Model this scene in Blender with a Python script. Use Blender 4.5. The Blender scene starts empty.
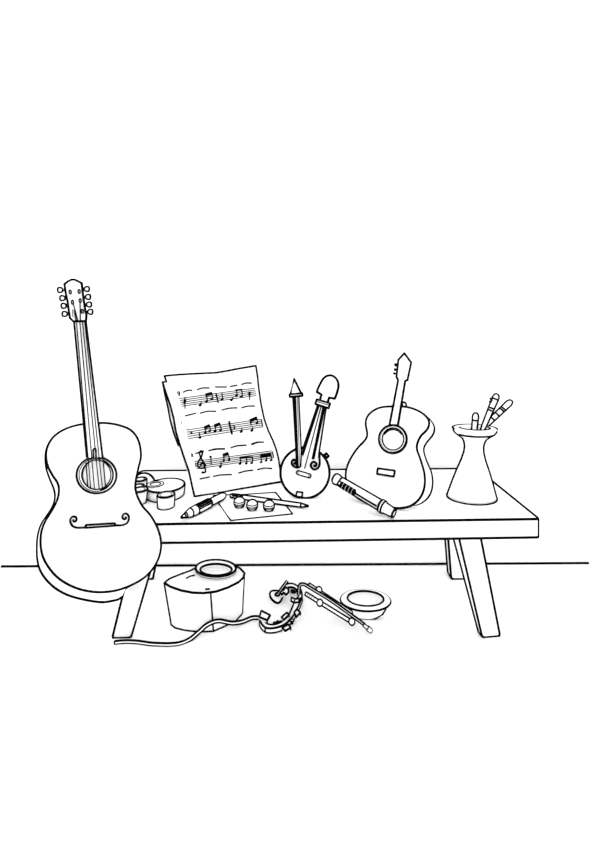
import bpy, bmesh, math
from mathutils import Vector as V
# ---------------------------------------------------------------- camera, light, exposure
F, CX, HY, CAMZ = 422.0, 297.5, 326.0, 1.118      # focal length in pixels, principal column, horizon row, eye height (m)
sc = bpy.context.scene
cam = bpy.data.cameras.new('camera'); cam_o = bpy.data.objects.new('camera', cam)
sc.collection.objects.link(cam_o); sc.camera = cam_o
cam_o.location = (0, 0, CAMZ); cam_o.rotation_euler = (math.pi/2, 0, 0)
cam.sensor_fit = 'HORIZONTAL'; cam.sensor_width = 36; cam.lens = 36*F/595; cam.shift_y = -(421-HY)/595
cam.clip_start = .01
w = bpy.data.worlds.new('daylight'); sc.world = w; w.use_nodes = True
w.node_tree.nodes['Background'].inputs[0].default_value = (1, 1, 1, 1)
w.node_tree.nodes['Background'].inputs[1].default_value = 1.0
sc.view_settings.view_transform = 'Standard'; sc.view_settings.look = 'None'
sc.view_settings.gamma = 1; sc.view_settings.use_curve_mapping = False
sc.view_settings.exposure = 0.6
sc.cycles.max_bounces = 32; sc.cycles.diffuse_bounces = 32; sc.cycles.sample_clamp_indirect = 0
CAM = V((0, 0, CAMZ))
TOP = .457                                         # table height
WALL = 1.966

# ---------------------------------------------------------------- materials
def mat(name, col, rough=1.0):
    m = bpy.data.materials.new(name); m.use_nodes = True
    nt = m.node_tree; b = nt.nodes['Principled BSDF']
    b.inputs['Roughness'].default_value = rough
    b.inputs['Specular IOR Level'].default_value = 0
    # very faint procedural paper grain
    n = nt.nodes.new('ShaderNodeTexNoise'); n.inputs['Scale'].default_value = 60
    r = nt.nodes.new('ShaderNodeMapRange')
    mx = nt.nodes.new('ShaderNodeMix'); mx.data_type = 'RGBA'
    mx.inputs[6].default_value = (*[c*.998 for c in col], 1); mx.inputs[7].default_value = (*col, 1)
    nt.links.new(n.outputs['Fac'], r.inputs['Value']); nt.links.new(r.outputs[0], mx.inputs[0])
    nt.links.new(mx.outputs[2], b.inputs['Base Color'])
    return m
WHITE = mat('white_paint', (1, 1, 1))
INK = mat('black_ink', (.0025, .0025, .0025))
STRUCT = mat('white_plaster', (1, 1, 1))

# ---------------------------------------------------------------- projection helpers (pixel of the drawing -> point of a surface)
def ray(px, py): return V(((px-CX)/F, 1.0, -(py-HY)/F))
def at_z(px, py, z=TOP):
    d = ray(px, py); return CAM + d*((z-CAMZ)/d.z)
def at_y(px, py, y): return CAM + ray(px, py)*y
class Pl:
    """A leaning plane: through p0, yaw / lean in degrees (normal faces the room and up)"""
    def __init__(s, p0, yaw, lean):
        a, t = math.radians(yaw), math.radians(lean)
        s.n = V((-math.sin(a)*math.cos(t), -math.cos(a)*math.cos(t), math.sin(t))); s.p = p0
    def at(s, px, py, lift=0):
        d = ray(px, py); o = s.p + s.n*lift
        return CAM + d*((o-CAM).dot(s.n)/d.dot(s.n))
    def pts(s, l, lift=0): return [s.at(x, y, lift) for x, y in l]

def cr(p, closed=True, n=6):
    """Catmull-Rom through the points"""
    p = [V(q) for q in p]; out = []; N = len(p)
    for i in range(N if closed else N-1):
        if closed: a, b, c, d = p[i-1], p[i], p[(i+1) % N], p[(i+2) % N]
        else: a, b, c, d = p[max(i-1, 0)], p[i], p[i+1], p[min(i+2, N-1)]
        for k in range(n):
            t = k/n
            out.append(.5*((2*b)+(c-a)*t+(2*a-5*b+4*c-d)*t*t+(3*b-a-3*c+d)*t**3))
    if not closed: out.append(p[-1])
    return out
def resample(p, n, closed=True):
    q = list(p)+([p[0]] if closed else []); L = [0]
    for i in range(len(q)-1): L.append(L[-1]+(q[i+1]-q[i]).length)
    out = []; j = 0; m = n if closed else n-1
    for k in range(n):
        s = L[-1]*k/m
        while j < len(q)-2 and L[j+1] < s: j += 1
        t = (s-L[j])/max(L[j+1]-L[j], 1e-9); out.append(q[j].lerp(q[j+1], min(max(t, 0), 1)))
    return out
def ell(cx, cy, rx, ry, n=40, a0=0, a1=360, rot=0):
    o = []; c, s = math.cos(math.radians(rot)), math.sin(math.radians(rot))
    full = abs(a1-a0) >= 360
    for i in range(n):
        a = math.radians(a0+(a1-a0)*i/(n if full else n-1)); x, y = rx*math.cos(a), ry*math.sin(a)
        o.append((cx+x*c-y*s, cy+x*s+y*c))
    return o

# ---------------------------------------------------------------- mesh builder: slot 0 white, slot 1 ink
W = 1.75; LW = 1.36
class MB:
    def __init__(s): s.bm = bmesh.new()
    def face(s, vs, mi=0):
        try: f = s.bm.faces.new(vs); f.material_index = mi; return f
        except ValueError: return None
    def tube(s, pts, r, closed=False, mi=1, seg=6, smooth=True):
        P = []
        for p in pts:
            p = V(p)
            if not P or (p-P[-1]).length > 1e-5: P.append(p)
        if closed and (P[0]-P[-1]).length < 1e-5: P.pop()
        if len(P) < 2: return
        if mi == 1 and len(P) > 2:      # keep sharp corners full width
            Q = []
            for i, p in enumerate(P):
                if not closed and i in (0, len(P)-1): Q.append(p); continue
                a, b = p-P[i-1], P[(i+1) % len(P)]-p
                if a.normalized().dot(b.normalized()) < .7:
                    e = min(.0008, a.length*.3, b.length*.3); Q += [p-a.normalized()*e, p+b.normalized()*e]
                else: Q.append(p)
            P = Q
        N = len(P); rings = []; ref = None
        for i, p in enumerate(P):
            d0 = (p-P[i-1]) if (closed or i > 0) else (P[1]-p)
            d1 = (P[(i+1) % N]-p) if (closed or i < N-1) else d0
            d0 = d0.normalized(); d1 = d1.normalized(); t = d0+d1
            if t.length < .2: t = d1.copy()
            t.normalize(); mit = 1/max(t.dot(d1), .75)
            if ref is None:
                ref = t.orthogonal().normalized()
            ref = (ref-t*ref.dot(t))
            if ref.length < 1e-6: ref = t.orthogonal()
            ref.normalize(); b = t.cross(ref)
            rr = (r(p) if callable(r) else r)*(LW if mi == 1 else 1)*mit
            rings.append([s.bm.verts.new(p+(ref*math.cos(2*math.pi*k/seg)+b*math.sin(2*math.pi*k/seg))*rr) for k in range(seg)])
        for i in range(N if closed else N-1):
            a, c = rings[i], rings[(i+1) % N]
            off = 0
            if closed and i == N-1:       # match the twist at the seam
                off = min(range(seg), key=lambda o: (a[0].co-c[o].co).length)
            for k in range(seg):
                f = s.face([a[k], a[(k+1) % seg], c[(k+1+off) % seg], c[(k+off) % seg]], mi)
                if f: f.smooth = smooth
        if not closed:
            s.face(rings[0][::-1], mi); s.face(rings[-1], mi)
            for q in (0, -1):
                e = P[q]+(P[q]-P[1 if q == 0 else -2]).normalized()*(r(P[q]) if callable(r) else r)*.6
                v = s.bm.verts.new(e)
                for k in range(seg): s.face([rings[q][k], rings[q][(k+1) % seg], v], mi)
    def ink(s, pts, wd=W, closed=False):
        s.tube(pts, lambda p: wd*.5*p.y/F, closed)
    def poly(s, pts, mi=0):
        vs = [s.bm.verts.new(p) for p in pts]; f = s.face(vs, mi)
        return vs, f
    def plate(s, front, back, mi=0, holes=(), depth=None):
        """solid between two outlines with equal point counts; holes = lists of front points, each a well of its own depth vector"""
        a = [s.bm.verts.new(p) for p in front]; b = [s.bm.verts.new(p) for p in back]; n = len(a)
        for k in range(n): s.face([a[k], a[(k+1) % n], b[(k+1) % n], b[k]], mi)
        s.face(b[::-1], mi)
        if not holes: s.face(a, mi)
        else:
            es = [s.bm.edges.get((a[k], a[(k+1) % n])) for k in range(n)]
            for h in holes:
                hv = [s.bm.verts.new(p) for p in h]; m = len(hv)
                es += [s.bm.edges.new((hv[k], hv[(k+1) % m])) for k in range(m)]
                dv = [s.bm.verts.new(p+depth) for p in h]
                for k in range(m): s.face([hv[k], hv[(k+1) % m], dv[(k+1) % m], dv[k]], mi)
                s.face(dv, mi)
            r = bmesh.ops.triangle_fill(s.bm, use_beauty=True, edges=es)
            for g in r['geom']:
                if isinstance(g, bmesh.types.BMFace): g.material_index = mi
    def ringplate(s, out, inn, d, mi=0):
        """flat ring between two closed (or open) strips, extruded by vector d"""
        n = len(out); A = [s.bm.verts.new(p) for p in out]; B = [s.bm.verts.new(p) for p in inn]
        C = [s.bm.verts.new(p+d) for p in out]; D = [s.bm.verts.new(p+d) for p in inn]
        return n, A, B, C, D
    def ring(s, out, inn, d, closed=True, mi=0):
        n, A, B, C, D = s.ringplate(out, inn, d)
        for k in range(n if closed else n-1):
            j = (k+1) % n
            for q in ((A[k], A[j], B[j], B[k]), (C[k], C[j], D[j], D[k]), (A[k], A[j], C[j], C[k]), (B[k], B[j], D[j], D[k])): s.face(q, mi)
        if not closed:
            for k in (0, n-1): s.face([A[k], B[k], D[k], C[k]], mi)
    def lathe(s, A, B, prof, rings=(), seam=None, n=40, drift=None, sq=1.0, mi=None, wd=W, capw=0):
        """prof: (distance from A along AB in metres, radius). rings: ink circles; seam: (i0,i1) inked side contours"""
        A, B = V(A), V(B); u = (B-A).normalized()
        e1 = V((1, 0, 0)); e1 = e1-u*e1.dot(u)
        if e1.length < .2: e1 = u.orthogonal()
        e1.normalize(); e2 = u.cross(e1)
        if seam:
            px1 = (A.y+B.y if (B-A).length < .9 else 2*A.y)*.5/F; sh = .3*wd*LW*px1
            prof = [(d, r-sh if r > 3.2*sh else r*.8) for d, r in prof]
        def cen(i): return A+u*prof[i][0]+(drift[i] if drift else V((0, 0, 0)))
        def pos(i, th, dr=0):
            v = (e1*math.cos(th)+e2*math.sin(th))*(prof[i][1]+dr); v.y *= sq
            return cen(i)+v
        R = []
        for i, (d, r) in enumerate(prof):
            R.append([s.bm.verts.new(pos(i, 2*math.pi*k/n)) for k in range(n)] if r > 1e-5 else [s.bm.verts.new(cen(i))])
        for i in range(len(prof)-1):
            a, b = R[i], R[i+1]; m = mi[i] if mi else 0
            for k in range(n):
                j = (k+1) % n
                if len(a) == 1 and len(b) == 1: continue
                if len(a) == 1: f = s.face([a[0], b[k], b[j]], m)
                elif len(b) == 1: f = s.face([a[k], a[j], b[0]], m)
                else: f = s.face([a[k], a[j], b[j], b[k]], m)
                if f: f.smooth = True
        if len(R[0]) > 1: s.face(R[0][::-1], 0)
        if len(R[-1]) > 1: s.face(R[-1], 0)
        for i in rings: s.ink([pos(i, 2*math.pi*k/n) for k in range(n)], wd, True)
        if seam:
            for sg in (1, -1):
                L = []
                for i in range(seam[0], seam[1]+1):
                    i0, i1 = max(i-1, seam[0]), min(i+1, seam[1])
                    ds = prof[i1][0]-prof[i0][0]; dr = prof[i1][1]-prof[i0][1]; r = prof[i][1]
                    cw = CAM.copy(); c = cen(i); cw.y = c.y+(cw.y-c.y)/sq
                    wv = c-cw; x, y = wv.dot(e1), wv.dot(e2); Wp = math.hypot(x, y)
                    if abs(ds) < 1e-6: q = -r/Wp
                    else: q = (dr*wv.dot(u)/ds-r)/Wp
                    if r < 1e-5: L.append(c); continue
                    q = max(-1, min(1, q))
                    L.append(pos(i, math.atan2(y, x)+sg*math.acos(q)))
                s.ink(L, wd*1.4)
    def box(s, lo, hi, mi=0):
        c = [V((x, y, z)) for z in (lo[2], hi[2]) for x, y in ((lo[0], lo[1]), (hi[0], lo[1]), (hi[0], hi[1]), (lo[0], hi[1]))]
        s.hexa(c, mi)
        return c
    def hexa(s, c, mi=0):
        v = [s.bm.verts.new(p) for p in c]
        for q in ((3, 2, 1, 0), (4, 5, 6, 7), (0, 1, 5, 4), (1, 2, 6, 5), (2, 3, 7, 6), (3, 0, 4, 7)): s.face([v[k] for k in q], mi)
    def build(s, name, parent=None, base=None):
        bmesh.ops.recalc_face_normals(s.bm, faces=s.bm.faces[:])
        b = base if base is not None else (parent_base(parent) if parent else V((0, 0, 0)))
        bmesh.ops.translate(s.bm, verts=s.bm.verts[:], vec=-b)
        me = bpy.data.meshes.new(name); s.bm.to_mesh(me); s.bm.free()
        me.materials.append(WHITE); me.materials.append(INK)
        o = bpy.data.objects.new(name, me); sc.collection.objects.link(o)
        if parent: o.parent = parent
        else: o.location = b
        return o
BASE = {}
def parent_base(p):
    while p.parent: p = p.parent
    return BASE[p.name]
def thing(name, label, cat, base, group=None):
    o = bpy.data.objects.new(name, None); sc.collection.objects.link(o)
    o.location = base; o.empty_display_size = .05; BASE[o.name] = V(base)
    tag(o, label, cat, group); return o
def tag(o, label=None, cat=None, group=None, kind=None):
    for k, v in (('label', label), ('category', cat), ('group', group), ('kind', kind)):
        if v: o[k] = v
    return o

# ---------------------------------------------------------------- the setting
def struct(name, mb, m=STRUCT):
    o = mb.build(name); o.data.materials[0] = m; o['kind'] = 'structure'; return o
m = MB(); m.box((-6, -3, -.05), (6, WALL+.05, 0)); struct('floor', m)
wl, wr = at_z(1.5, 567.0, 0), at_z(588.5, 563.6, 0)      # the wall runs very slightly away to the right
wd_ = (wr-wl).normalized(); wn = V((wd_.y, -wd_.x, 0))
def wallpt(t, off, z): p = wl+wd_*t-wn*off; return V((p.x, p.y, z))
m = MB(); m.hexa([wallpt(-5, 0, -.05), wallpt(8, 0, -.05), wallpt(8, .1, -.05), wallpt(-5, .1, -.05), wallpt(-5, 0, 4), wallpt(8, 0, 4), wallpt(8, .1, 4), wallpt(-5, .1, 4)])
struct('wall_back', m)
m = MB(); LB = (wr-wl).length      # the dark skirting line where wall and floor meet
m.hexa([wallpt(0, -.005, 0), wallpt(LB, -.005, 0), wallpt(LB, .002, 0), wallpt(0, .002, 0), wallpt(0, -.005, .0082), wallpt(LB, -.005, .0082), wallpt(LB, .002, .0082), wallpt(0, .002, .0082)], 1)
struct('baseboard_back', m)

# ---------------------------------------------------------------- bench
fl, fr, br, bl = at_z(82, 525.2), at_z(539, 519), at_z(477, 468.9), at_z(141.5, 471.1)
TH = V((0, 0, -.0625))
bench = thing('bench', 'long low white plank bench on four splayed legs, carrying the instruments', 'bench', (0.0, 1.69, 0))
m = MB()
def rnd(a, b, c, r, n=4):     # round the corner at b
    p, q = b+(a-b).normalized()*r, b+(c-b).normalized()*r
    return [(p*(1-t)*(1-t)+b*2*t*(1-t)+q*t*t) for t in [k/n for k in range(n+1)]]
top = rnd(bl, fl, fr, .012)+rnd(fl, fr, br, .010)+rnd(fr, br, bl, .015)+rnd(br, bl, fl, .02)
bot = [p+TH for p in top]
m.plate(top, bot)
m.ink(top, 1.9, True)
# lower edge drops slightly inside the rounded ends
m.ink(bot, 1.9, True)
for i in (3, 8): m.ink([top[i]+V((0, -.001, 0)), bot[i]+V((0, -.001, 0))], 1.9)
m.build('bench_top', bench)
def leg(front, back, edges, drop=()):
    """front / back: top-left, top-right, bottom-right, bottom-left"""
    m = MB()
    f = [front[0], front[1]]+rnd(front[1], front[2], front[3], .012)+rnd(front[2], front[3], front[0], .012)
    b = [back[0], back[1]]+rnd(back[1], back[2], back[3], .012)+rnd(back[2], back[3], back[0], .012)
    m.plate(f, b)
    m.ink(f[1:]+[f[0]], 1.8)
    for e in edges:
        if e == 'left': m.ink([b[-1-k] for k in range(3)]+[b[0]] if False else [f[-3]]+[b[-3], b[-2], b[-1], b[0]], 2.3)
        if e == 'right': m.ink([b[1]]+b[2:5]+[f[5]], 1.6)
    return m.build('leg', bench)
zt = TOP-.0625-.0
def P(px, y, z): return V(((px-CX)/F*y, y, z))
# front right
leg([P(457.8, 1.475, zt), P(479.8, 1.475, zt), at_z(500, 636, 0), at_z(482.3, 637.6, 0)],
    [P(450, 1.545, zt), P(472, 1.545, zt), P(495, 1.56, 0), P(479.3, 1.535, 0)], ['left'])
# front left
leg([P(138.0, 1.47, zt), P(161.5, 1.47, zt), at_z(131.0, 637.6, 0), at_z(112.2, 638, 0)],
    [P(140, 1.52, zt), P(161, 1.52, zt), P(130.5, 1.545, 0), P(114, 1.545, 0)], [])
# back right
leg([P(444.5, 1.86, zt), P(470, 1.86, zt), at_z(476, 579, 0), at_z(451.2, 579.3, 0)],
    [P(441.5, 1.90, zt), P(466, 1.90, zt), P(471, 1.905, 0), P(448.5, 1.905, 0)], ['left'])
# back left
leg([P(150, 1.86, zt), P(171, 1.86, zt), at_z(152.8, 579.3, 0), at_z(136, 579.3, 0)],
    [P(152, 1.90, zt), P(170, 1.90, zt), P(153.0, 1.905, 0), P(139, 1.905, 0)], [])

# peg on the front left leg that carries the large guitar
m = MB(); m.hexa([V((-.529, 1.31, .262)), V((-.500, 1.31, .262)), V((-.535, 1.50, .262)), V((-.562, 1.50, .262)), V((-.529, 1.31, .282)), V((-.500, 1.31, .282)), V((-.535, 1.50, .282)), V((-.562, 1.50, .282))])
m.build('support_peg', bench)

# ---------------------------------------------------------------- large guitar leaning on the left end of the bench
G = Pl(at_y(158, 525, 1.352), -14, 15)
gt = thing('acoustic_guitar', 'large eight-peg acoustic guitar leaning against the left end of the bench', 'guitar', at_y(96, 600, 1.25))
gf = [(98,423),(83,423.9),(65.3,428.9),(52.7,437.7),(46.4,450.3),(47.2,464.2),(52.7,475.5),(58.3,484.4),(58.5,495.7),(54,507),(44.2,523.4),(40.8,536),(41.4,551.2),(46.4,563.8),(57.8,577.6),(75.4,587.7),(95.6,592),(115.7,590.5),(133.4,584),(147.3,575),(157.3,561.3),(161.1,546),(158.6,531),(151,516),(142.2,505.8),(136.2,493),(135.4,483),(138.4,468),(141,455.4),(138.4,440.3),(130.9,430.2),(118.3,425),(105.7,423)]
gb = [(98,424),(83,425),(65.3,430),(53.2,438.7),(46.8,450.3),(46.6,465.5),(50.2,478),(54,487),(55.8,497),(52.5,508),(42,524),(38.4,536),(37.6,548),(38,558.7),(41.4,571.3),(52.7,585.2),(70.4,595.3),(98,601.3),(112,600.3),(120.8,597.8),(122.3,595),(123.2,589.5),(133.4,583),(145.5,573),(155.5,560.3),(159.1,545),(156.6,531),(149,516),(140.2,505.8),(134,493),(133.4,483),(136.4,468),(139,455.4),(136.4,440.3),(129,431.2),(117.3,426.5),(105.7,424.5)]
TB = -.055
f2 = cr([V((x, y, 0)) for x, y in gf]); b2 = cr([V((x, y, 0)) for x, y in gb])
f3 = resample([G.at(p.x, p.y) for p in f2], 110); b3 = resample([G.at(p.x, p.y, TB) for p in b2], 110)
m = MB()
hole = G.pts(ell(96.2, 474.8, 14.9, 15.0, 44))
m.plate(f3, b3, holes=[hole], depth=-G.n*.004)
m.ink(f3, 1.7, True); m.ink(b3, 2.4, True)
m.ink([p-G.n*.002 for p in hole], 1.3, True)
body = m.build('body', gt)
print('MINZ G', min(p.z for p in f3), min(p.z for p in b3), [tuple(round(c,3) for c in p) for p in b3 if 1.1<p.z<9 or p.z<.34 ][::6], max((p.y for p in b3 if .38<p.z<.47)))
m = MB()
o_, i_ = G.pts(ell(96.5, 475.2, 19.9, 18.1, 48), .003), G.pts(ell(96.2, 474.8, 15.4, 15.5, 48), .003)
m.ring(o_, i_, -G.n*.003); m.ink(o_, 1.6, True); m.ink(G.pts(ell(96.3, 475, 17.2, 16.4, 48), .003), .7, True)
m.ink(G.pts(ell(96.6, 475.0, 14.4, 15.2, 20, 95, 268), -.001), 1.1); m.ink(G.pts(ell(97.4, 474.8, 15.6, 15.2, 20, -70, 80), .003), 1.2)
m.build('rosette', gt)
# neck with fingerboard
m = MB()
nk = [(74, 321.6), (86, 321), (102.6, 457.6), (86.9, 457.6)]
nf = G.pts(nk, .006); m.plate(nf, [p-G.n*.026 for p in nf])
m.ink([nf[1], nf[2]], 1.4); m.ink([nf[3], nf[0]], 1.5); m.ink([nf[0], nf[1]], 1.8)
m.ink(G.pts([(93.4, 457.5), (93.2, 449.6), (93.8, 448.6), (95.2, 448.7), (95.9, 450), (96.1, 457.5)], .0075), 1.2)
m.build('neck', gt)
# strings
for a, b in (((76.4,321.4),(90.7,488.6)), ((79.8,321.4),(94.5,489.3)), ((82.4,321.2),(99.2,489.4)), ((84.6,321.2),(102.4,488.5))):
    m = MB(); m.ink([G.at(*a, .009), G.at(*b, .006)], .75); m.build('string', gt)
for a, b in (((86.0,463),(87.8,487)), ((103.3,463),(105.5,486.5))):
    m = MB(); m.ink([G.at(*a, .005), G.at(*b, .003)], .9); m.build('string', gt)
# headstock
m = MB()
hs = [(73.4,321.6),(69.9,318),(68.7,310.3),(67.7,302.3),(65.7,293.2),(64.4,284.1),(68.2,281.3),(71.7,279.6),(74.7,279.6),(78.3,281.3),(81.8,283.1),(82.5,290.2),(83.8,300.3),(85.3,310.3),(86.5,315.4),(86.0,321.2)]
hf = G.pts(hs, .006); m.plate(hf, [p-G.n*.018 for p in hf]); m.ink(hf, 1.7, True)
m.ink(G.pts([(73.2,304),(75.4,311),(77.8,321.4)], .008), .8); m.ink(G.pts([(72.4,310),(74.6,309.8),(76.6,321.4)], .008), .5)
m.ink(G.pts([(72.4,310),(72.8,317)], .008), .5); m.ink(G.pts([(74.2,311),(75.4,321)], .008), .5); m.ink(G.pts([(80,302.5),(80.3,321.2)], .008), .9)
hd = m.build('headstock', gt)
for x, y in ((70.2,292),(79.1,291.5),(72.4,302.2),(80.1,300.6),(82.3,311.3)):
    m = MB(); a = G.at(x, y, .006); r = 1.05*a.y/F
    e = G.pts(ell(x, y, 1.0, 2.0, 16, rot=-6), .0085); m.ring(e, G.pts(ell(x, y, .3, .9, 16), .0085), -G.n*.003); m.ink(e, 1.0, True)
    m.build('string_post', hd)
for (kx, ky), (sx, sy) in (((60.4,290),(65.3,290.6)),((62.7,298.2),(67,297.8)),((64.0,305.9),(68.3,305.4)),((65.0,314),(69.2,313.3)),
                 ((86.6,289),(82.4,289.6)),((87.8,296.9),(83.4,297.2)),((88.8,304.5),(84.4,305)),((90.0,311.8),(85.4,312))):
    m = MB(); sg = 1 if sx > kx else -1
    pts = cr([V((kx+dx*sg, ky+dy, 0)) for dx, dy in ((2.5,0),(1.4,1.9),(-1.4,2.5),(-2.6,1.2),(-2.6,-1.4),(-1.3,-2.5),(1.3,-2.0))], n=4)
    p3 = [G.at(p.x, p.y, -.002) for p in pts]; m.plate(p3, [p-G.n*.007 for p in p3]); m.ink(p3, 1.35, True)
    m.tube([G.at(kx+2.6*sg, ky, -.005), G.at(sx, sy, -.005)], .0022, mi=1)
    m.build('tuning_peg', hd)
# bridge with scrolled ends
m = MB()
bb = G.pts([(85.6,525),(114.7,523.3),(115.4,525.6),(85.7,527.8)], .007); m.plate(bb, [p-G.n*.0075 for p in bb]); m.ink(bb, 1.5, True)
for pts in ([(85.3,527.6),(76.1,527.6),(71.6,525.0),(70.1,520.4),(71.9,517),(75.4,516.8),(76.6,519.5),(75,521.7),(73.2,520.9),(73.5,519.7)],
            [(115.6,525.4),(122.5,525.1),(127.2,522.8),(129.1,517.7),(127.2,514),(123.9,513.9),(122.2,516.8),(123.8,519.3),(126,518.5),(125.4,517)]):
    q = cr([V((x, y, 0)) for x, y in pts], False); m.ink([G.at(p.x, p.y, .002) for p in q], 1.5)
m.build('bridge', gt)

# ---------------------------------------------------------------- small guitar
S = Pl(at_y(402, 508, 1.512), 24, 33)
st = thing('acoustic_guitar', 'small acoustic guitar with pointed headstock leaning back on the bench behind the flute', 'guitar', at_y(402, 508, 1.537))
sf = [(391.3,406.4),(378.5,408.1),(368.8,414.5),(365.6,423),(366.9,437),(357.1,448.7),(349.6,460.5),(346,471),(346,480),(350,491),(362,500.5),(378,506),(392.4,507.8),(402,508),(411.6,505.4),(420.1,497.9),(424.4,487.2),(424.4,473.3),(420.1,458.3),(416.7,447.6),(420.1,437),(427.2,429.5),(429.2,422),(425.3,415.6),(416.9,410.2),(406.2,407)]
sb = [(392,409),(380,411),(371,417),(368.6,424),(369.5,437),(360,449),(352.6,461),(350,471),(350,480),(354,488),(364,495),(378,499.6),(392.4,501.6),(402,503.6),(411.5,505.0),(420.8,503.0),(428.7,496.3),(432.3,486.1),(431.5,473.3),(426.6,461.5),(423.4,449.8),(426.6,442.3),(432.8,434.8),(434.3,427.3),(430.8,421),(425,415.8),(416.9,411.2),(406.2,409)]
f3 = resample([S.at(p.x, p.y) for p in cr([V((x, y, 0)) for x, y in sf])], 96)
b3 = resample([S.at(p.x, p.y, -.033) for p in cr([V((x, y, 0)) for x, y in sb])], 96)
m = MB(); hole = S.pts(ell(393, 439, 11.2, 11.4, 40))
m.plate(f3, b3, holes=[hole], depth=-S.n*.004); m.ink(f3, 1.7, True); m.ink(b3, 1.7, True)
m.ink([p-S.n*.001 for p in hole], 1.7, True)
m.build('body', st)
print('MINZ S', min(p.z for p in f3), min(p.z for p in b3))
m = MB(); o_, i_ = S.pts(ell(392.8, 439.1, 14.0, 14.1, 44), .003), S.pts(ell(393, 439, 11.6, 11.8, 44), .003)
m.ring(o_, i_, -S.n*.003); m.ink(o_, 1.6, True); m.ink(S.pts(ell(393, 439, 12.6, 12.7, 44), .003), .4, True)
m.ink(S.pts(ell(393, 441, 10.4, 11.4, 16, 215, 325), -.001), .9)
m.build('rosette', st)
m = MB(); nf = S.pts([(398.1,380.4),(405.3,380.6),(397.9,424.9),(389.6,424.9)], .004); m.plate(nf, [p-S.n*.02 for p in nf])
m.ink([nf[3], nf[0]], 1.7); m.ink([nf[1], nf[2]], 1.7); m.ink([nf[2], nf[3]], 1.2); m.build('neck', st)
m = MB(); hs = [(404.4,353.3),(411.2,362.6),(407.5,380.2),(405.3,380.7),(398.2,380.2),(396.4,376.8),(398.3,359.8)]
hf = S.pts(hs, .004); m.plate(hf, [p-S.n*.013 for p in hf]); m.ink([hf[k] for k in (3, 2, 1, 0, 6, 5, 4)], 1.7); hd = m.build('headstock', st)
print('HEAD', max(p.y for p in hf), tuple(fa0 for fa0 in S.at(338,480)), tuple(S.at(350,486)))
for x, y, r in ((396.0,364.8,1.9),(395.1,369.6,1.5),(394.4,373.5,1.3)):
    m = MB(); a, b = S.at(x-r, y, -.004), S.at(x+2, y, -.004); k = a.y/F
    m.lathe(a, b, [(0, 0), (.2*r*k, .8*r*k), (r*k, r*k), (1.8*r*k, .8*r*k), (2.1*r*k, .35*r*k), ((b-a).length, .35*r*k)], n=14, mi=[1]*5); m.build('tuning_peg', hd)
m = MB(); q = S.pts([(402.2,402.3),(404.3,402.2),(405.9,403.3),(406.7,406.9),(402.4,406.6)], -.001); m.plate(q, [p-S.n*.015 for p in q]); m.ink(q, 1.5, True); m.build('strap_button', st)
m = MB(); q = S.pts([(377.8,468.4),(394.9,470.7),(393.8,476.5),(377,473.9)], .005); m.plate(q, [p-S.n*.0055 for p in q]); m.ink(q, 1.6, True); m.build('bridge', st)

# ---------------------------------------------------------------- round banjo with two necks
B = Pl(at_y(305, 498.2, 1.616), 4, 35)
bt = thing('banjo', 'round banjo body with two thin necks, standing between sheet music and small guitar', 'banjo', at_y(305, 498.2, 1.622))
f3 = B.pts(ell(305, 472.8, 24.5, 25.4, 64)); b3 = B.pts(ell(305, 469.5, 20.5, 20.5, 64), -.03)
print('MINZ B', min(p.z for p in f3), min(p.z for p in b3))
m = MB(); m.plate(f3, b3); m.ink(f3, 1.9, True); m.build('body', bt)
m = MB(); q = B.pts([(296.8,491.7),(302.6,492.5),(301.8,497.2),(296.1,496.4)], .006); m.plate(q, [p-B.n*.0065 for p in q]); m.ink(q, 1.4, True); m.build('tailpiece', bt)
m = MB(); q = B.pts([(324.5,454.8),(326.3,453.2),(328.7,456.2),(326.6,457.9)], 0); m.plate(q, [p-B.n*.012 for p in q]); m.ink(q, 1.7, True); m.build('side_peg', bt)
m = MB(); a, b = V((298.2, 472.6, 0)), V((309.2, 475.9, 0)); d = (b-a).normalized(); nn = V((-d.y, d.x, 0))
cap = [a+(-d*math.sin(t)+nn*math.cos(t))*1.9 for t in [math.pi*k/8 for k in range(9)]]+[b+(d*math.sin(t)-nn*math.cos(t))*1.9 for t in [math.pi*k/8 for k in range(9)]]
q = [B.at(p.x, p.y, .006) for p in cap]; m.plate(q, [p-B.n*.0065 for p in q]); m.ink(q, 1.1, True)
m.ink(B.pts(ell(298.4, 472.7, .9, .9, 10), .006), .4, True); m.ink(B.pts(ell(309, 475.8, .9, .9, 10), .006), .4, True)
m.build('bridge', bt)
# left neck
m = MB(); nf = B.pts([(292.9,397),(298.8,396.8),(301.3,452),(300.6,466),(296.8,466),(295.4,440)], .008); m.plate(nf, [p-B.n*.012 for p in nf])
m.ink([nf[0], nf[5], nf[4]], 1.3); m.ink([nf[1], nf[2], nf[3]], 1.2)
n1 = m.build('neck', bt)
for a, b, wd in (((294.2,397),(297.2,466),1.3),((295.4,397),(298.4,466.5),1.0),((297.3,397),(299.8,467),.6)):
    m = MB(); m.ink([B.at(*a, .009), B.at(*b, .007)], wd); m.build('string', bt)
m = MB(); q = B.pts([(294.2,378.9),(301.4,393.8),(290.3,394.2)], .009); m.plate(q, [p-B.n*.014 for p in q]); m.ink(q, 1.7, True); m.build('headstock', bt)
m = MB(); q = B.pts([(289.5,394.4),(302.3,393.2),(302.5,395.8),(289.8,397)], .011); m.plate(q, [p-B.n*.018 for p in q]); m.ink(q, 1.6, True); m.build('nut', bt)
m = MB(); q = cr([V((x, y, 0)) for x, y in ((300.7,465.5),(298.5,467.2),(295.5,467.2),(292.6,465.3),(291.6,462.2),(293,459.8),(295.4,460.3),(296,462.6),(294.8,463.8),(294,462.6))], False)
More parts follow.
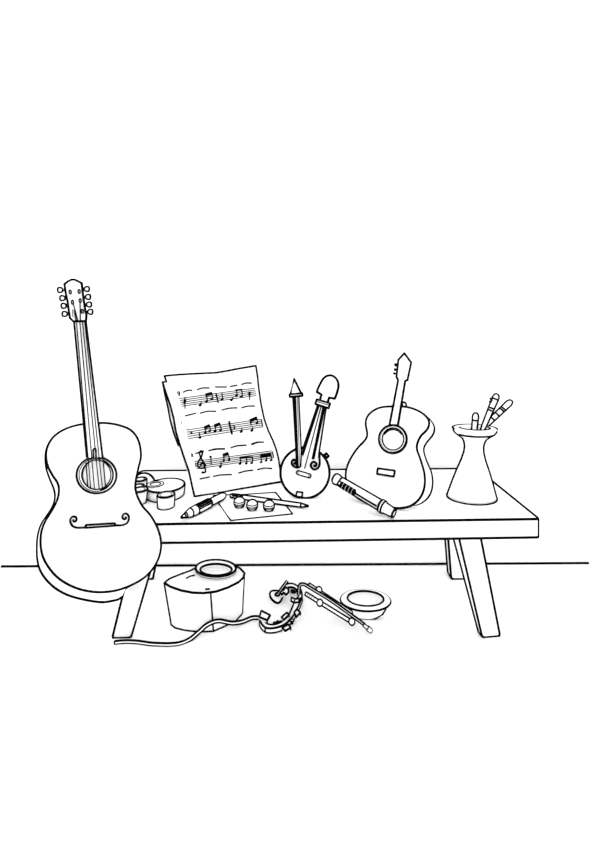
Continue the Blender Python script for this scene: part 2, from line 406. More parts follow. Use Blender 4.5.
m.ink([B.at(p.x, p.y, .004) for p in q], 1.7); m.build('scroll', bt)
# right neck
m = MB(); nf = B.pts([(317.4,405.5),(326,408.5),(318.7,455),(312,458.5),(303,455),(303.3,447)], .008); m.plate(nf, [p-B.n*.012 for p in nf])
m.ink([nf[0], nf[5], nf[4]], 1.2); m.ink([nf[1], nf[2]], 1.4); m.build('neck', bt)
for a, b, wd in (((318.6,406),(302.7,455),1.6),((321.0,406.6),(304.6,468.6),.9),((323.0,407.4),(312.3,459),1.3),((324.6,407.8),(313.8,459),1.2)):
    m = MB(); m.ink([B.at(*a, .009), B.at(*b, .009)], wd); m.build('string', bt)
m = MB(); hs = [V((x, y, 0)) for x, y in ((316.8,391.8),(318.2,387.9),(322.6,379.6),(327,376),(332.4,375.8),(337,379.7),(338.5,385.8),(336.8,393.4),(334.8,398.6))]
hs = [(p.x, p.y) for p in cr(hs, False, 4)]+[(329.2,397.6),(327.5,403),(319.6,400.5),(321.5,394.7)]
q = B.pts(hs, .009); m.plate(q, [p-B.n*.014 for p in q]); m.ink(q, 1.9, True); m.build('headstock', bt)
m = MB(); q = B.pts([(316.8,399.3),(330.2,403.4),(328.6,408.3),(315.2,403.9)], .012); m.plate(q, [p-B.n*.02 for p in q]); m.ink(q, 1.7, True)
m.ink(B.pts([(317.3,401.6),(328.5,405.2)], .012), .8); m.build('nut', bt)
m = MB(); q = cr([V((x, y, 0)) for x, y in ((318.9,452),(319.7,463),(318,467.8),(314,469.4),(311,466.6),(311.4,463.2),(314,461.8),(316.4,463.6),(315.4,466),(313.6,465.4))], False)
m.ink([B.at(p.x, p.y, .004) for p in q], 1.7); m.build('scroll', bt)

# ---------------------------------------------------------------- sheet music: two leaves leaning together
a, b, c = at_z(194.3, 496.3, TOP+.003), at_z(281.3, 481.9, TOP+.003), at_y(255.9, 365.5, 1.945)
M = Pl(a, 0, 0); M.n = (b-a).cross(c-a).normalized()
if M.n.y > 0: M.n = -M.n
top = [(166.4,381.8),(164.4,375.9),(179,374.6),(194.3,373.7),(216.2,372.7),(227,370.9),(238,368.7),(255.9,365.7),(257.6,377),(258.8,388.4),(261,404),(264.2,419),(268.4,431),(273,440.8),(276.4,450),(278.6,459),(280.2,470),(281.3,481.9)]
botm = [(270,483.6),(259.9,485.6),(238,489.3),(226,491.6),(214,493.7),(194.5,496.4)]
left = [(191.6,484),(188.8,471),(184.6,459),(180.2,446),(176,432),(173.6,418),(170.2,405),(166,393),(162.4,381.9)]
q = M.pts(top+botm+left)
m = MB(); m.plate(q, [p-M.n*.0012 for p in q]); m.ink(q, 1.5, True)
def T(org, sc_): return lambda pts: [(org[0]+x/sc_, org[1]+y/sc_) for x, y in pts]
def line(t, pts, wd=.9, sm=True):
    p = [V((x, y, 0)) for x, y in t(pts)]
    if sm and len(p) > 2: p = cr(p, False, 5)
    m.ink([M.at(v.x, v.y, .0006) for v in p], wd)
def head(t, x, y, rx=10, ry=8):
    (cx_, cy_), = t([(x, y)]); k = 6.3
    pts = M.pts(ell(cx_, cy_, rx/k, ry/k, 12, rot=-20), .002); m.poly(pts, 1)
    m.plate(pts, [p-M.n*.002 for p in pts], 1)
def staff(t, a, b, c, d, n=5):
    for k in range(n):
        u = k/(n-1); line(t, [(a[0]+(c[0]-a[0])*u, a[1]+(c[1]-a[1])*u), (b[0]+(d[0]-b[0])*u, b[1]+(d[1]-b[1])*u)], .68)
t = T((170, 380), 6.467)
staff(t, (60,120), (550,52), (75,170), (558,100))
for x, y in ((95,142),(237,137),(270,122),(337,125),(398,128),(430,102),(462,108),(195,163),(515,92)): head(t, x, y)
head(t, 97, 132, 8, 12)
for l in ([(97,110),(97,185)], [(202,163),(200,142)], [(243,137),(232,92)], [(277,120),(270,82)], [(342,125),(335,82)], [(404,128),(408,108)], [(436,102),(428,65)], [(468,108),(464,62)], [(515,80),(515,130)], [(505,80),(530,80)]): line(t, l, .9)
line(t, [(230,92),(270,82)], 1.5); line(t, [(233,101),(272,90)], 1.3); line(t, [(425,66),(466,62)], 1.5); line(t, [(296,85),(304,110),(312,148)], 1.2)
line(t, [(62,78),(52,76),(50,88),(62,90),(62,78),(62,98),(54,102)], .8)
for l in ([(85,80),(110,68),(143,67)], [(175,63),(210,52),(255,52)], [(293,45),(367,45)], [(390,42),(435,33)], [(462,30),(490,20),(527,20)],
          [(98,232),(167,215)], [(195,215),(240,203),(297,203)], [(335,195),(380,183),(435,180)], [(462,180),(500,170),(548,168)]): line(t, l, 1.15)
t = T((178, 415), 6.134)
staff(t, (50,92), (515,25), (62,145), (522,72))
for x, y in ((135,138),(168,108),(195,98),(228,98),(262,92),(388,102),(453,95),(485,50)): head(t, x, y)
head(t, 82, 112, 6, 6)
for l in ([(75,102),(92,114)], [(135,138),(130,105)], [(172,108),(162,73)], [(201,98),(192,60)], [(233,98),(224,62)], [(267,92),(256,50)], [(394,102),(390,80)], [(459,95),(458,75)], [(450,65),(442,32)], [(490,48),(482,14)], [(512,30),(520,72)], [(335,62),(350,75),(335,92)]): line(t, l, .9)
for l in ([(160,74),(193,60)], [(163,83),(195,69)], [(222,62),(256,49)], [(225,71),(258,58)], [(440,31),(482,13)], [(443,41),(484,24)]): line(t, l, 1.4)
line(t, [(313,38),(322,80),(332,118)], 1.6); line(t, [(20,46),(24,50)], 1.0)
for l in ([(120,232),(158,220)], [(187,220),(230,208),(287,207)], [(325,200),(370,188),(420,185)], [(452,182),(490,168),(527,167)]): line(t, l, 1.15)
t = T((185, 445), 5.95)
staff(t, (55,98), (515,35), (68,142), (528,75))
for x, y in ((152,70),(210,130),(230,95),(262,90),(328,112),(365,110),(397,107),(453,102),(483,92),(513,90),(105,163)): head(t, x, y, 9, 7)
line(t, [(105,165),(122,160),(118,135),(108,100),(92,70),(85,48),(95,34),(104,48),(96,72),(80,98),(76,122),(92,138),(114,134),(120,116),(106,106),(94,114),(98,126)], 1.3)
for l in ([(156,70),(154,96),(158,118)], [(215,130),(214,102)], [(235,95),(226,56)], [(267,90),(256,46)], [(332,112),(328,76)], [(369,110),(366,75)], [(402,107),(402,73)], [(457,102),(450,62)], [(488,92),(480,58)], [(518,90),(508,50)], [(520,38),(528,75)]): line(t, l, .9)
for l in ([(225,56),(256,46)], [(228,66),(258,56)], [(325,75),(403,72)], [(448,63),(510,50)], [(449,71),(511,59)]): line(t, l, 1.4)
line(t, [(36,50),(48,70)], .8); line(t, [(48,52),(38,68)], .8); line(t, [(62,110),(64,130)], .7)
for l in ([(62,50),(110,40)], [(143,32),(190,25),(238,24)], [(272,17),(310,5),(365,2)], [(88,202),(147,190)], [(168,187),(215,178),(278,176)], [(317,167),(360,155),(405,150)], [(430,147),(470,138),(517,140)]): line(t, l, 1.15)
line(lambda p: p, [(251,444.2),(257,442.2),(263.6,442.2)], 1.15)
tag(m.build('sheet_music', base=a), 'printed sheet of music with three staves, front leaf leaning upright on the bench', 'sheet music')
m = MB()
q = M.pts([(162.6,382.2),(255,368),(257,388.4),(262,419),(271,440.8),(276.6,459),(279,480.2),(258,484),(214,492.2),(194.5,494.9),(190.8,484),(187.2,471),(183.3,460),(178.6,446),(174,434),(170.4,421),(168.0,408),(165,395)], -.004)
m.plate(q, [p-M.n*.0012 for p in q]); m.ink(q[13:]+[q[0]], 1.5)
tag(m.build('sheet_music', base=a-M.n*.004), 'back leaf of paper, only its left edge showing behind the printed music', 'sheet music')

# ---------------------------------------------------------------- vase with pencils
vy = 1.624; k = vy/F
vb = at_y(471.6, 499.3, vy); vb.z = TOP
def vz(py): return CAMZ-(py-HY)*k-TOP
vt = thing('vase', 'white flared vase with a narrow neck at the right end of the bench', 'vase', vb)
pr = [(0, 25.6), (vz(490), 23.0), (vz(480), 19.8), (vz(470), 16.2), (vz(460), 12.3), (vz(452), 10.0), (vz(446), 9.6), (vz(441), 10.8), (vz(437.5), 13), (vz(434.5), 17.5), (vz(432), 21), (vz(429.6), 22.5), (vz(428), 22.4), (vz(427.7), 15.4), (vz(429), 13.6), (vz(434), 10.5), (vz(440), 7.8), (vz(448), 7.2), (vz(460), 9.5), (vz(480), 15), (vz(494), 18)]
cxs = {0: 0}
pr3 = [(z, r*k*.95) for z, r in pr]
drift = [V((min(1, max(0, z/vz(430)))*3.2*k, 0, 0)) for z, r in pr3]
m = MB(); m.lathe(vb, vb+V((0, 0, 1)), pr3, rings=(0,), seam=(0, 11), drift=drift, n=56, sq=.75)
# underside line of the lip
cz = V((vb.x+3.0*k, vb.y, 0))
m.ink([cz+V((18.6*k*math.cos(a), 14*k*math.sin(a), TOP+vz(433.4))) for a in [math.radians(200+140*i/24) for i in range(25)]], 1.5)
for r_, z_, a0, a1, wd in ((22.4*.95, 428.3, -16, 184, 1.7), (15.4*.95, 427.7, 168, 372, 1.4)):
    m.ink([cz+V((r_*k*math.cos(a), r_*k*.75*math.sin(a), TOP+vz(z_))) for a in [math.radians(a0+(a1-a0)*i/30) for i in range(31)]], wd)
m.build('vase_body', vt)
def stick(name, label, cat, tip, end, y0, y1, prof, rings, seam, group=None, knob=None, wd=1.4):
    """prof in px-radius along 0..1 from tip to end"""
    A, Bq = at_y(*tip, y0), at_y(*end, y1); L = (Bq-A).length; kk = (y0+y1)/2/F
    m = MB(); m.lathe(A, Bq, [(t*L, r*kk) for t, r in prof], rings=rings, seam=seam, n=20, wd=wd*1.0)
    if knob: knob(m, A, Bq)
    o = m.build(name, base=A); tag(o, label, cat, group); return o
stick('pencil', 'short upright pencil with rounded cap, leftmost in the vase', 'pencil', (472.2, 452), (475.9, 413.2), 1.645, 1.645,
      [(0, .4), (.12, 2.4), (.5, 2.6), (.82, 2.8), (.9, 3.0), (.96, 2.5), (.99, 1.4), (1, 0)], (3,), (1, 7), 'pencils in the vase')
def clip(m, A, Bq):
    for (x, y, r) in ((490.6, 398.7, 1.3), (490.2, 401.8, 1.4)):
        p = at_y(x, y, 1.60); kk = 1.60/F; m.lathe(p-V((0, 0, r*kk)), p, [(0, 0), (.4*r*kk, .8*r*kk), (r*kk, r*kk), (1.6*r*kk, .8*r*kk), (2*r*kk, 0)], n=12, mi=[1]*4)
    m.ink([at_y(491, 400, 1.6), at_y(493.4, 401, 1.6)], 1.8)
stick('pencil', 'tallest pencil in the vase, with a small dark clip near its rounded top', 'pencil', (477.5, 442), (497.1, 394.2), 1.60, 1.60,
      [(0, .3), (.1, 1.0), (.34, 2.3), (.66, 2.7), (.71, 2.8), (.90, 3.1), (.95, 2.9), (.985, 1.8), (1, 0)], (3, 4, 5), (1, 8), 'pencils in the vase', clip)
stick('pencil', 'banded pencil leaning furthest right out of the vase', 'pencil', (473, 437.5), (511.4, 400.8), 1.655, 1.68,
      [(0, .3), (.1, 1.2), (.3, 2.4), (.50, 2.7), (.53, 2.7), (.62, 2.7), (.74, 2.8), (.78, 2.8), (.92, 3.0), (.97, 2.4), (.99, 1.5), (1, 0)], (3, 5, 6, 7), (1, 11), 'pencils in the vase')

# ---------------------------------------------------------------- pots at the left end
def pot(name, label, cat, cx_, basey, topy, rb, rt, inner, extra=None, sq=1, group=None, wall_=None):
    p = at_z(cx_, basey); kk = p.y/F; h = (basey-topy)*kk
    m = MB(); d = min(.6*h, .03)
    pf = [(0, rb*kk), (h*.5, (rb+rt)/2*kk), (h, rt*kk), (h, inner*kk), (h-d, inner*.93*kk)]
    m.lathe(p, p+V((0, 0, 1)), pf, rings=(0, 2), seam=(0, 2), n=44, sq=sq, wd=1.4)
    m.ink([p+V((inner*kk*math.cos(a), inner*kk*math.sin(a), h)) for a in [2*math.pi*i/32 for i in range(32)]], .7, True)
    if extra: extra(m, p, kk, h)
    o = m.build(name, base=p); tag(o, label, cat, group); return o
def tin(px, by, ty, r):
    p = at_z(px, by); kk = p.y/F; h = (by-ty)*kk
    t_ = thing('paint_tin', 'wide low round tin with an off-centre opening on its lid, behind the small cup', 'tin', p)
    m = MB(); m.lathe(p, p+V((0, 0, 1)), [(0, (r-1.2)*kk), (h, r*kk)], rings=(0, 1), seam=(0, 1), n=56, wd=1.6); m.build('tin_body', t_)
    c = at_z(155.4, 485.6, TOP+h); kc = c.y/F
    m = MB(); m.lathe(c, c+V((0, 0, 1)), [(0, 8.0*kc), (.006, 8.0*kc), (.006, 5.2*kc), (.003, 5.0*kc)], rings=(1,2), n=40, wd=.85)
    m.build('opening_ring', t_)
tin(165.5, 495.5, 485.2, 19.1)
def inner_line(m, p, kk, h):
    m.ink([p+V((5.0*kk*math.cos(a), 5.0*kk*math.sin(a), h-.004)) for a in [math.radians(10+150*i/14) for i in range(15)]], 1.6)
pot('cup', 'small round cup in front of the wide tin, nearest the bench edge', 'cup', 166, 507.0, 494.5, 8.0, 8.7, 5.8)
pot('cup', 'small tapered cup beside the tin, half hidden by the large guitar', 'cup', 140.0, 503.0, 489.5, 5.8, 7.6, 4.8)
pot('dish', 'shallow dish just behind the tapered cup, mostly hidden by the large guitar', 'dish', 138.3, 496.8, 486.0, 5.5, 5.9, 3.6)
pot('dish', 'small dish in front of the round bowl, its rim just right of the large guitar', 'dish', 140.3, 491.6, 479.2, 6.0, 6.4, 4.0)
p = at_z(144.5, 484.6); kk = p.y/F
m = MB(); m.lathe(p, p+V((0, 0, 1)), [(0, 10.3*kk)]+[(11.2*kk*math.sin(math.radians(a)), 10.3*kk*math.cos(math.radians(a))) for a in (15, 30, 45, 60, 72, 82)]+[(11.2*kk, 0)], rings=(0,), n=44, wd=1.6)
m.ink([p+V((10.3*kk*math.cos(a), 0, 11.2*kk*math.sin(a))) for a in [math.pi*i/24 for i in range(25)]], 2.2)
# crown contour
m.ink([p+V((10.3*kk*math.cos(a)*math.cos(.86), 0.2*kk, 11.2*kk*math.sin(a)*1.0)) for a in [math.radians(20+140*i/20) for i in range(21)]], 1.6) if False else None
tag(m.build('bowl', base=p), 'upturned round bowl at the back left corner of the bench', 'bowl')

# ---------------------------------------------------------------- card, marker, pencil, three beads
m = MB(); q = [at_z(x, y, TOP+.0012) for x, y in ((230.8,520.6),(262,517.2),(292.6,514),(284,503),(275.6,492.6),(245,494.6),(213.6,495.6),(218.2,502.6))]
m.plate(q, [p-V((0, 0, .0012)) for p in q]); m.ink(q, 1.3, True)
tag(m.build('card', base=q[0]), 'flat blank card lying on the bench under the beads and pencil', 'card')
rz = .0168
A, Bq = at_z(181.2, 517.4, TOP+rz), at_z(225.2, 494.8, TOP+rz); L = (Bq-A).length; kk = 1.53/F
mt = thing('marker_pen', 'thick marker pen with dark ribbed grip, lying left of the card', 'marker', (A.x, A.y, TOP))
m = MB(); m.lathe(A, Bq, [(0, 0), (.015*L, .7*kk), (.07*L, 2.0*kk), (.1*L, 2.6*kk), (.2*L, 4.3*kk), (.3*L, 4.4*kk), (.62*L, 4.2*kk), (.64*L, 3.6*kk), (.9*L, 3.5*kk), (.96*L, 2.9*kk), (.99*L, 1.6*kk), (L, 0)], rings=(2, 3, 4, 6), seam=(0, 11), n=28, wd=1.35); m.build('barrel', mt)
m = MB(); u = (Bq-A).normalized(); e = V((0, 0, 1)).cross(u).normalized(); e3 = u.cross(e)
r_ = 4.45*kk
m.lathe(A+u*.32*L, Bq, [(0, 4.0*kk), (0.0005, r_), (.29*L, r_-.0004), (.292*L, 4.0*kk)], rings=(1, 2), seam=(0, 3), n=28, wd=1.4)
for j in range(9):
    th = math.radians(18+j*22+0); dd = (e*math.cos(th)*-1+e3*math.sin(th))*r_
    m.ink([A+u*(.33*L)+dd, A+u*(.6*L)+dd], 1.15)
m.build('grip', mt)

A, Bq = at_z(230.2, 495.4, TOP+.0115), at_z(308.6, 506.2, TOP+.0115); L = (Bq-A).length; kk = 1.6/F
m = MB(); m.lathe(A, Bq, [(0, .6*kk), (.02*L, 1.9*kk), (.1*L, 2.1*kk), (.11*L, 2.1*kk), (.14*L, 2.1*kk), (.17*L, 2.2*kk), (.84*L, 2.0*kk), (.91*L, 2.0*kk), (.96*L, .9*kk), (L, .1*kk)], rings=(2, 3, 5, 7), seam=(0, 9), n=20, wd=1.35, mi=[0, 0, 1, 0, 0, 0, 0, 0, 0])
u = (Bq-A).normalized()
for x0, x1, dz in ((.015, .09, .0078), (.03, .085, .004), (.125, .16, .0075)):
    m.ink([A+u*x0*L+V((0, -.0045, dz-.0015)), A+u*x1*L+V((0, -.0045, dz-.0015))], 1.3)
tag(m.build('pencil', base=A), 'long thin pencil lying across the card, tip pointing right', 'pencil')

p0 = None
for i, (x, y, lab) in enumerate(((239.4, 507.2, 'small round banded bead on the card, leftmost of three'), (252.2, 510.0, 'small round banded bead on the card, middle of three'), (268.9, 510.6, 'small round banded bead on the card, rightmost of three'))):
    p = at_z(x, y, TOP+.0013)
    if i == 0:
        p0 = p; kk = p.y/F; R_ = 4.9*kk
        c = p+V((0, 0, R_*.95)); up = V((0, 0, 1))
        m = MB(); m.lathe(p, p+up, [(R_*.95*(1-math.cos(math.radians(t_))), R_*math.sin(math.radians(t_))) for t_ in range(0, 181, 15)], n=32)
        v = (CAM-c).normalized(); e1 = v.cross(up).normalized(); e2 = v.cross(e1)
        m.ink([c+(e1*math.cos(t_)+e2*math.sin(t_))*R_*1.0 for t_ in [2*math.pi*j/32 for j in range(32)]], 1.9, True)
        for hz in (.28, -.12, -.42):
            rr = R_*math.sqrt(1-hz*hz); m.ink([c+V((rr*math.cos(a), rr*math.sin(a), hz*R_*.95)) for a in [math.radians(185+170*j/16) for j in range(17)]], .8)
        bead = m.build('bead', base=p); o = bead
    else:
        o = bead.copy(); sc.collection.objects.link(o); o.location = p
    tag(o, lab, 'bead', 'banded beads on the card')

# ---------------------------------------------------------------- recorder flute propped against the small guitar
fa = S.at(338, 480, .0); ya = fa.y-.040
A, Bq = at_y(334.3, 477.9, ya), at_z(393.9, 513.3, TOP+.0172); Bq = at_y(393.9, 513.3, 1.446)
L = (Bq-A).length; kk = (A.y+Bq.y)/2/F
fm = thing('flute', 'short thick flute with a black keyed grip, propped against the small guitar', 'flute', (Bq.x, Bq.y, TOP))
m = MB(); m.lathe(A, Bq, [(0, 4.4*kk), (.01*L, 5.3*kk), (.05*L, 5.5*kk), (.08*L, 5.1*kk), (.12*L, 4.5*kk), (.14*L, 4.9*kk), (.80*L, 5.3*kk)], rings=(1, 4), seam=(1, 6), n=32, wd=1.7)
m.build('barrel', fm); u = (Bq-A).normalized()
m = MB(); m.lathe(A+u*.79*L, Bq, [(0, 5.4*kk), (.01*L, 6.2*kk), (.05*L, 6.2*kk), (.07*L, 5.5*kk)], rings=(0, 1, 2), seam=(0, 3), n=32, wd=1.4); m.build('collar', fm)
m = MB(); m.lathe(A+u*.85*L, Bq, [(0, 5.2*kk), (.15*L, 4.3*kk)], rings=(1,), seam=(0, 1), n=32, wd=1.6); m.build('foot_joint', fm)
def onflute(t, ang, r):      # point on the flute side; ang measured from 'towards viewer' downwards
    c = A+u*t*L; v = (CAM-c).normalized(); v = (v-u*v.dot(u)).normalized(); s_ = u.cross(v)
    if s_.z > 0: s_ = -s_
    return c+(v*math.cos(math.radians(ang))+s_*math.sin(math.radians(ang)))*r
m = MB(); c0, c1 = onflute(.15, 42, 3.2*kk), onflute(.42, 42, 3.2*kk); LL = (c1-c0).length; uu = (c1-c0).normalized()
m.lathe(c0, c1, [(0, 2.2*kk), (.04*LL, 3.7*kk), (.98*LL, 3.7*kk), (LL, 2.0*kk)], n=20, mi=[1, 1, 1])
for j in range(4): m.lathe(c0+uu*LL*(.2+.2*j), c1, [(0, 3.6*kk), (.0002, 3.75*kk), (.0008, 3.75*kk), (.001, 3.6*kk)], n=20)
m.build('key_grip', fm)
m = MB(); c0, c1 = onflute(.41, 30, 5.0*kk), onflute(.77, 30, 5.2*kk); m.ink([onflute(.41, 12, 5.0*kk), c0+(c1-c0)*.06, c0+(c1-c0)*.5, c1], 1.4); m.build('key_rod', fm)
m = MB(); c0 = onflute(.11, 30, 4.0*kk); m.lathe(c0, c0+u, [(0, 1.2*kk), (.003, 2.2*kk), (.05*L, 2.2*kk)], rings=(1,), seam=(0, 2), n=16, wd=1.3); m.build('key_cup', fm)

# ---------------------------------------------------------------- under the bench: eight-sided drum box
zb = .141
dt = thing('drum', 'low wide drum box with a raised oval ring, on the floor under the bench', 'drum', at_z(205, 620, 0))
tp = [(164.4,583),(169,579.2),(178.2,575.4),(190.3,570.9),(197.5,567.2),(207,565.2),(220,564.2),(234.1,565.5),(240.2,568.6),(244.5,573.2),(243.6,577.4),(238.5,582.2),(228,587.5),(216,591.6),(203.9,593.1),(193.3,592.8),(181.2,590.5),(170.6,586.8)]
bp = [(171.5,624.8),(174,618),(180,612),(190,607),(198,603),(207,601),(220,600.5),(231,602),(237,605),(242.2,612.2),(241.4,614.6),(235.2,621.4),(225,626.2),(213.4,631.4),(203.9,631.9),(193.3,631.4),(184,630.2),(175.4,628)]
m = MB(); q = [at_z(x, y, zb) for x, y in tp]; r = [at_z(x, y, 0) for x, y in bp]
m.plate(q, r); m.ink(q, 1.7, True); m.ink(r, 1.7, True)
m.ink([q[0], r[0]], 1.7); m.ink([q[9], q[10]*.5+q[9]*.5, r[9]], 1.6); m.ink([q[14]*.45+q[13]*.55, r[13]], 1.4)
m.ink([at_z(x, y, zb+.0005) for x, y in ((186.2,578.4),(190,576.4),(194.6,575.4))], 1.4); m.ink([at_z(205.4, 589.6, zb), at_z(209.6, 589.3, zb)], 1.8)
m.build('drum_shell', dt)
m = MB(); zr = zb+.012
o_ = [at_z(x, y, zr) for x, y in ell(215.8, 568.3, 20.1, 8.3, 56)]; i_ = [at_z(x, y, zr) for x, y in ell(216, 569.7, 15.8, 5.8, 56)]
m.ring(o_, i_, V((0, 0, -.012))); m.ink(o_, 1.7, True); m.ink(i_, 1.6, True); m.ink([p+V((0, 0, -.009)) for p in o_[:29]], .6)
m.build('ring', dt)

# ---------------------------------------------------------------- cord
def dbl(m, pts, half, wd=1.5, n=6):
    """pts: (px,py,y) ; white core with an inked line each side"""
    q = cr([V(p) for p in pts], False, n); m.tube([at_y(p.x, p.y, p.z) for p in q], lambda p: (half*.55)*p.y/F, mi=0, seg=8)
    for s_ in (1, -1):
        l = []
        for i, p in enumerate(q):
            d = q[min(i+1, len(q)-1)]-q[max(i-1, 0)]; d.z = 0; d.normalize()
            l.append(at_y(p.x-d.y*half*s_, p.y+d.x*half*s_, p.z))
        m.ink(l, wd)
    return q
fy = lambda y, z=.004: F*(CAMZ-z)/(y-HY)
m = MB()
q = dbl(m, [(114.8,642.6,fy(642.6,.006)),(126,641.6,fy(641.6,.006)),(138,642.2,fy(642.2,.006)),(153.8,644.2,fy(644.2,.006)),(175.3,644.2,fy(644.2,.006)),(188.7,640,fy(640,.006)),(199.5,631.4,1.522),(207.5,624.6,1.527),(218.3,620.8,1.535),(231.7,623,1.558),(242.5,621.6,1.583),(251.9,617.9,fy(617.9,.008)),(258.5,617.6,fy(617.6,.008))], 1.45)
m.ink([at_y(114.6, 641, q[0].z), at_y(114.9, 644.3, q[0].z)], 1.5)
tag(m.build('cord', base=at_z(115, 643, 0)), 'white cord snaking across the floor in front of the drum box', 'cord')

# ---------------------------------------------------------------- tambourine hoop
tb = thing('tambourine', 'open C-shaped tambourine hoop with small jingles, on the floor between drum and bowl', 'tambourine', at_z(285, 615, 0))
zo = .018
op = [(259.6,620.4),(262.5,625.2),(267.2,628.1),(275.9,627.7),(285.3,624),(292.7,616.4),(297.6,607.6),(300.6,601),(302.0,596.2),(301.0,590.4),(297.4,586),(291.4,583.6),(285.3,585),(281.3,588.6)]
ip = [(264.5,620.4),(266.5,623.2),(269.5,624.6),(275,624.6),(281.5,621.9),(288.6,614.8),(292.4,607),(294.4,601.4),(298.4,596.2),(297.6,591.6),(295,588.4),(290.8,587.2),(286.8,588.2),(284,591)]
O = [at_z(p.x, p.y, zo) for p in cr([V((*p, 0)) for p in op], False)]; I = [at_z(p.x, p.y, zo) for p in cr([V((*p, 0)) for p in ip], False)]
m = MB(); m.ring(O, I, V((0, 0, -zo)), closed=False)
m.ink(O, 1.5); m.ink(I, 1.5); m.ink([p-V((0, 0, zo-.001)) for p in O[:60]], 1.5); m.ink([O[0], I[0]], 1.3); m.ink([O[-1], I[-1]], 1.3)
m.ink([O[0], O[0]-V((0, 0, zo-.001))], 1.3); m.ink([O[10], O[10]-V((0, 0, zo-.001))], 1.4); m.ink([O[46], I[44]], 1.2)
m.build('hoop', tb)
for poly, z1 in (([(261.3,610.9),(270.1,615.4),(267.2,620.2),(259.4,617.1)], .03), ([(281.5,617.1),(286.7,612.9),(289.2,614.7),(283.9,619.8)], .028),
             ([(294.2,612.4),(296.8,609.3),(300.4,612.8),(296.3,617.2)], .028), ([(282.4,627.8),(288.5,624.7),(290.6,627.8),(285.3,631)], .012)):
    m = MB(); q = [at_z(x, y, z1) for x, y in poly]; m.plate(q, [p-V((0, 0, .012)) for p in q]); m.ink(q, 1.6, True)
    m.ink([q[2], q[2]-V((0, 0, .009))], 1.1)
    m.build('jingle', tb)
m = MB(); p = at_z(291.9, 620.6, .012); m.lathe(p-V((0, 0, .012)), p, [(0, .0055), (.012, .0065), (.015, .0)], n=14, mi=[1, 0], rings=(1,), wd=1.2); m.build('rivet', tb)
m = MB(); m.ink([at_z(x, y, zo+.001) for x, y in ((273.4,624.2),(274.2,622.6),(276.2,622.9),(277.6,621.2),(279,622.4),(281,621.2))], 1.7); m.build('jingle_wire', tb)
m = MB(); q = [at_z(x, y, .02) for x, y in ((291.4,597.6),(294.2,598.9),(297.5,599.2),(300,598.6),(298.6,602.2),(293.6,602.6),(291.2,601))]; m.plate(q, [p-V((0, 0, .012)) for p in q]); m.ink(q, 1.4, True); m.build('clasp', tb)
m = MB(); p = at_z(293.6, 593.0, .0); k2 = p.y/F; m.lathe(p, p+V((0, 0, 1)), [(0, 2.6*k2), (.008, 2.6*k2), (.008, 1.1*k2), (.004, 1.0*k2)], rings=(1, 2), n=24, wd=1.3)
m.build('coil', tb)

# beater: tear-shaped head with a thin handle
bt2 = thing('castanet', 'tear-shaped castanet with a thin rod handle, on the floor inside the tambourine hoop', 'castanet', at_z(276, 597, 0))
m = MB(); q = [at_z(p.x, p.y, .012) for p in cr([V((x, y, 0)) for x, y in ((271,591.6),(269.9,595.5),(272.6,600.2),(277.6,603),(281,600.8),(282.4,595.6),(281.4,592.4),(276.5,590.8))])]
m.plate(q, [p-V((0, 0, .012)) for p in q]); m.ink(q, 1.6, True); m.ink([at_z(x, y, .013) for x, y in ell(277.4, 594.5, 2.1, 1.5, 16)], 1.6, True); m.build('shell', bt2)
m = MB(); y0, y1 = fy(594.5, .02), fy(581, .036); dbl(m, [(277.8,594.2,y0),(282.4,587.6,(y0+y1)/2),(287.2,581,y1)], .95, 1.3, 3); m.build('handle', bt2)
m = MB(); q = [at_z(x, y, .032) for x, y in ((280.2,592.4),(283.4,590.3),(285.4,587.4),(288.4,589.4),(288.6,592.4),(286,594.8),(283.8,592.6),(281.6,594.6))]; m.plate(q, [p-V((0, 0, .012)) for p in q]); m.ink(q, 1.5, True); m.build('clamp', bt2)

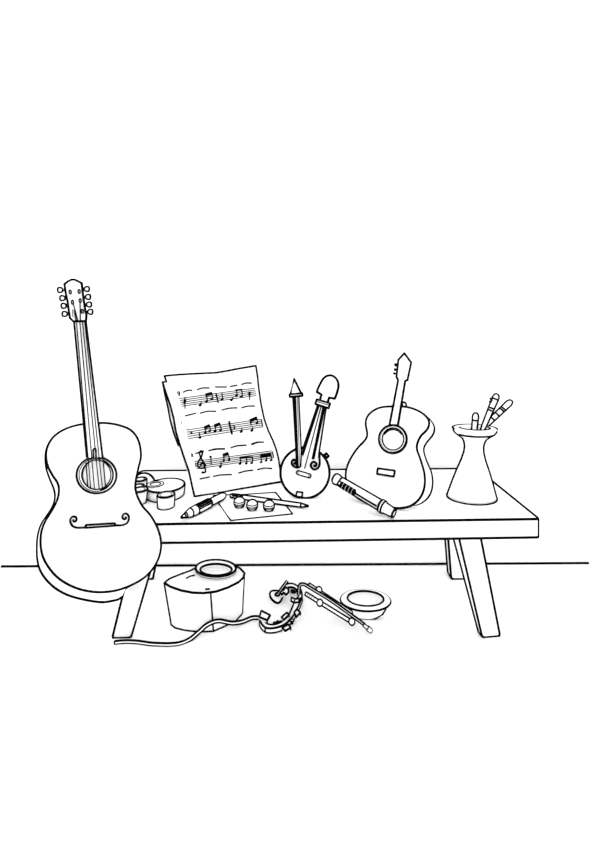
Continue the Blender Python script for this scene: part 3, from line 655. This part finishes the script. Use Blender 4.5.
# ---------------------------------------------------------------- long jointed pipe leaning on the bowl
yR, yL = 1.527, 1.60
lf = thing('jointed_pipe', 'long thin pipe with two side rods, propped on the floor against the oval bowl', 'pipe', at_z(372, 633, 0))
def yy(px): return yR+(yL-yR)*(372-px)/70
m = MB(); dbl(m, [(298.8,594.6,yy(299)),(299.0,588.6,yy(299)),(300.4,584.6,yy(300)),(304.5,584.4,yy(304)),(311,588.2,yy(311)),(330,599.8,yy(330)),(350,614,yy(350)),(364.4,624.6,yy(364))], 1.0, 1.5); main = m.build('tube', lf)
m = MB(); A, Bq = at_y(363.4, 624.6, yy(363)), at_y(371.8, 631.6, yR); kk = yR/F; L = (Bq-A).length
m.lathe(A, Bq, [(0, 1.5*kk), (.45*L, 1.6*kk), (.5*L, 2.2*kk), (.9*L, 2.1*kk), (L, 1.0*kk)], rings=(0, 2, 4), seam=(0, 4), n=18, wd=.9); m.build('tip', lf)
def rod(a, b, r, knobs, dy, hatch=0):
    A, Bq = at_y(*a, yy(a[0])+dy), at_y(*b, yy(b[0])+dy); kk = A.y/F; L = (Bq-A).length; u = (Bq-A).normalized()
    m = MB(); m.lathe(A, Bq, [(0, r*.9*kk), (.01*L, r*kk), (.97*L, r*kk), (L, r*.5*kk)], rings=(0, 3), seam=(0, 3), n=18, wd=1.15)
    for j in range(hatch):
        p = A+u*L*(.04+.045*j); m.lathe(p, Bq, [(0, r*kk), (.001, (r+.3)*kk), (.002, r*kk)], n=16, mi=[1, 1])
    o = m.build('side_rod', lf)
    for kx, ky in knobs:
        c = at_y(kx, ky, yy(kx)+dy-.003); R_ = 2.5*c.y/F; v = (CAM-c).normalized()
        m = MB(); m.lathe(c-v*R_, c, [(R_*(1-math.cos(math.radians(t))), R_*math.sin(math.radians(t))) for t in range(0, 181, 18)], n=24)
        e1 = v.orthogonal().normalized(); e2 = v.cross(e1); m.ink([c+(e1*math.cos(t)+e2*math.sin(t))*R_ for t in [2*math.pi*j/28 for j in range(28)]], 1.9, True)
        m.build('knob', o)
rod((308.4,584.6), (352.2,613.6), 1.9, [(318.9,590.0)], .012)
rod((305.4,593.4), (352,622.2), 1.7, [(319.8,602.7), (351.8,621.6)], -.004, 4)

# ---------------------------------------------------------------- oval bowl
p = at_z(365.5, 614.0, 0); kk = p.y/F; h = (614.0-599.0)*kk
m = MB(); pf = [(0, 11.5*kk), (.1*h, 15*kk), (.3*h, 18.6*kk), (.6*h, 21*kk), (.78*h, 21.8*kk), (.8*h, 24.2*kk), (.92*h, 25.5*kk), (h, 24.8*kk), (h*1.04, 20.5*kk), (h*1.04, 18.6*kk), (.6*h, 16*kk), (.3*h, 11*kk)]
m.lathe(p, p+V((0, 0, 1)), pf, rings=(0, 6, 9), seam=(0, 3), n=56, sq=.66, wd=1.5)
tag(m.build('bowl', base=p), 'oval bowl with a thick rim on the floor, right of the tambourine', 'bowl')
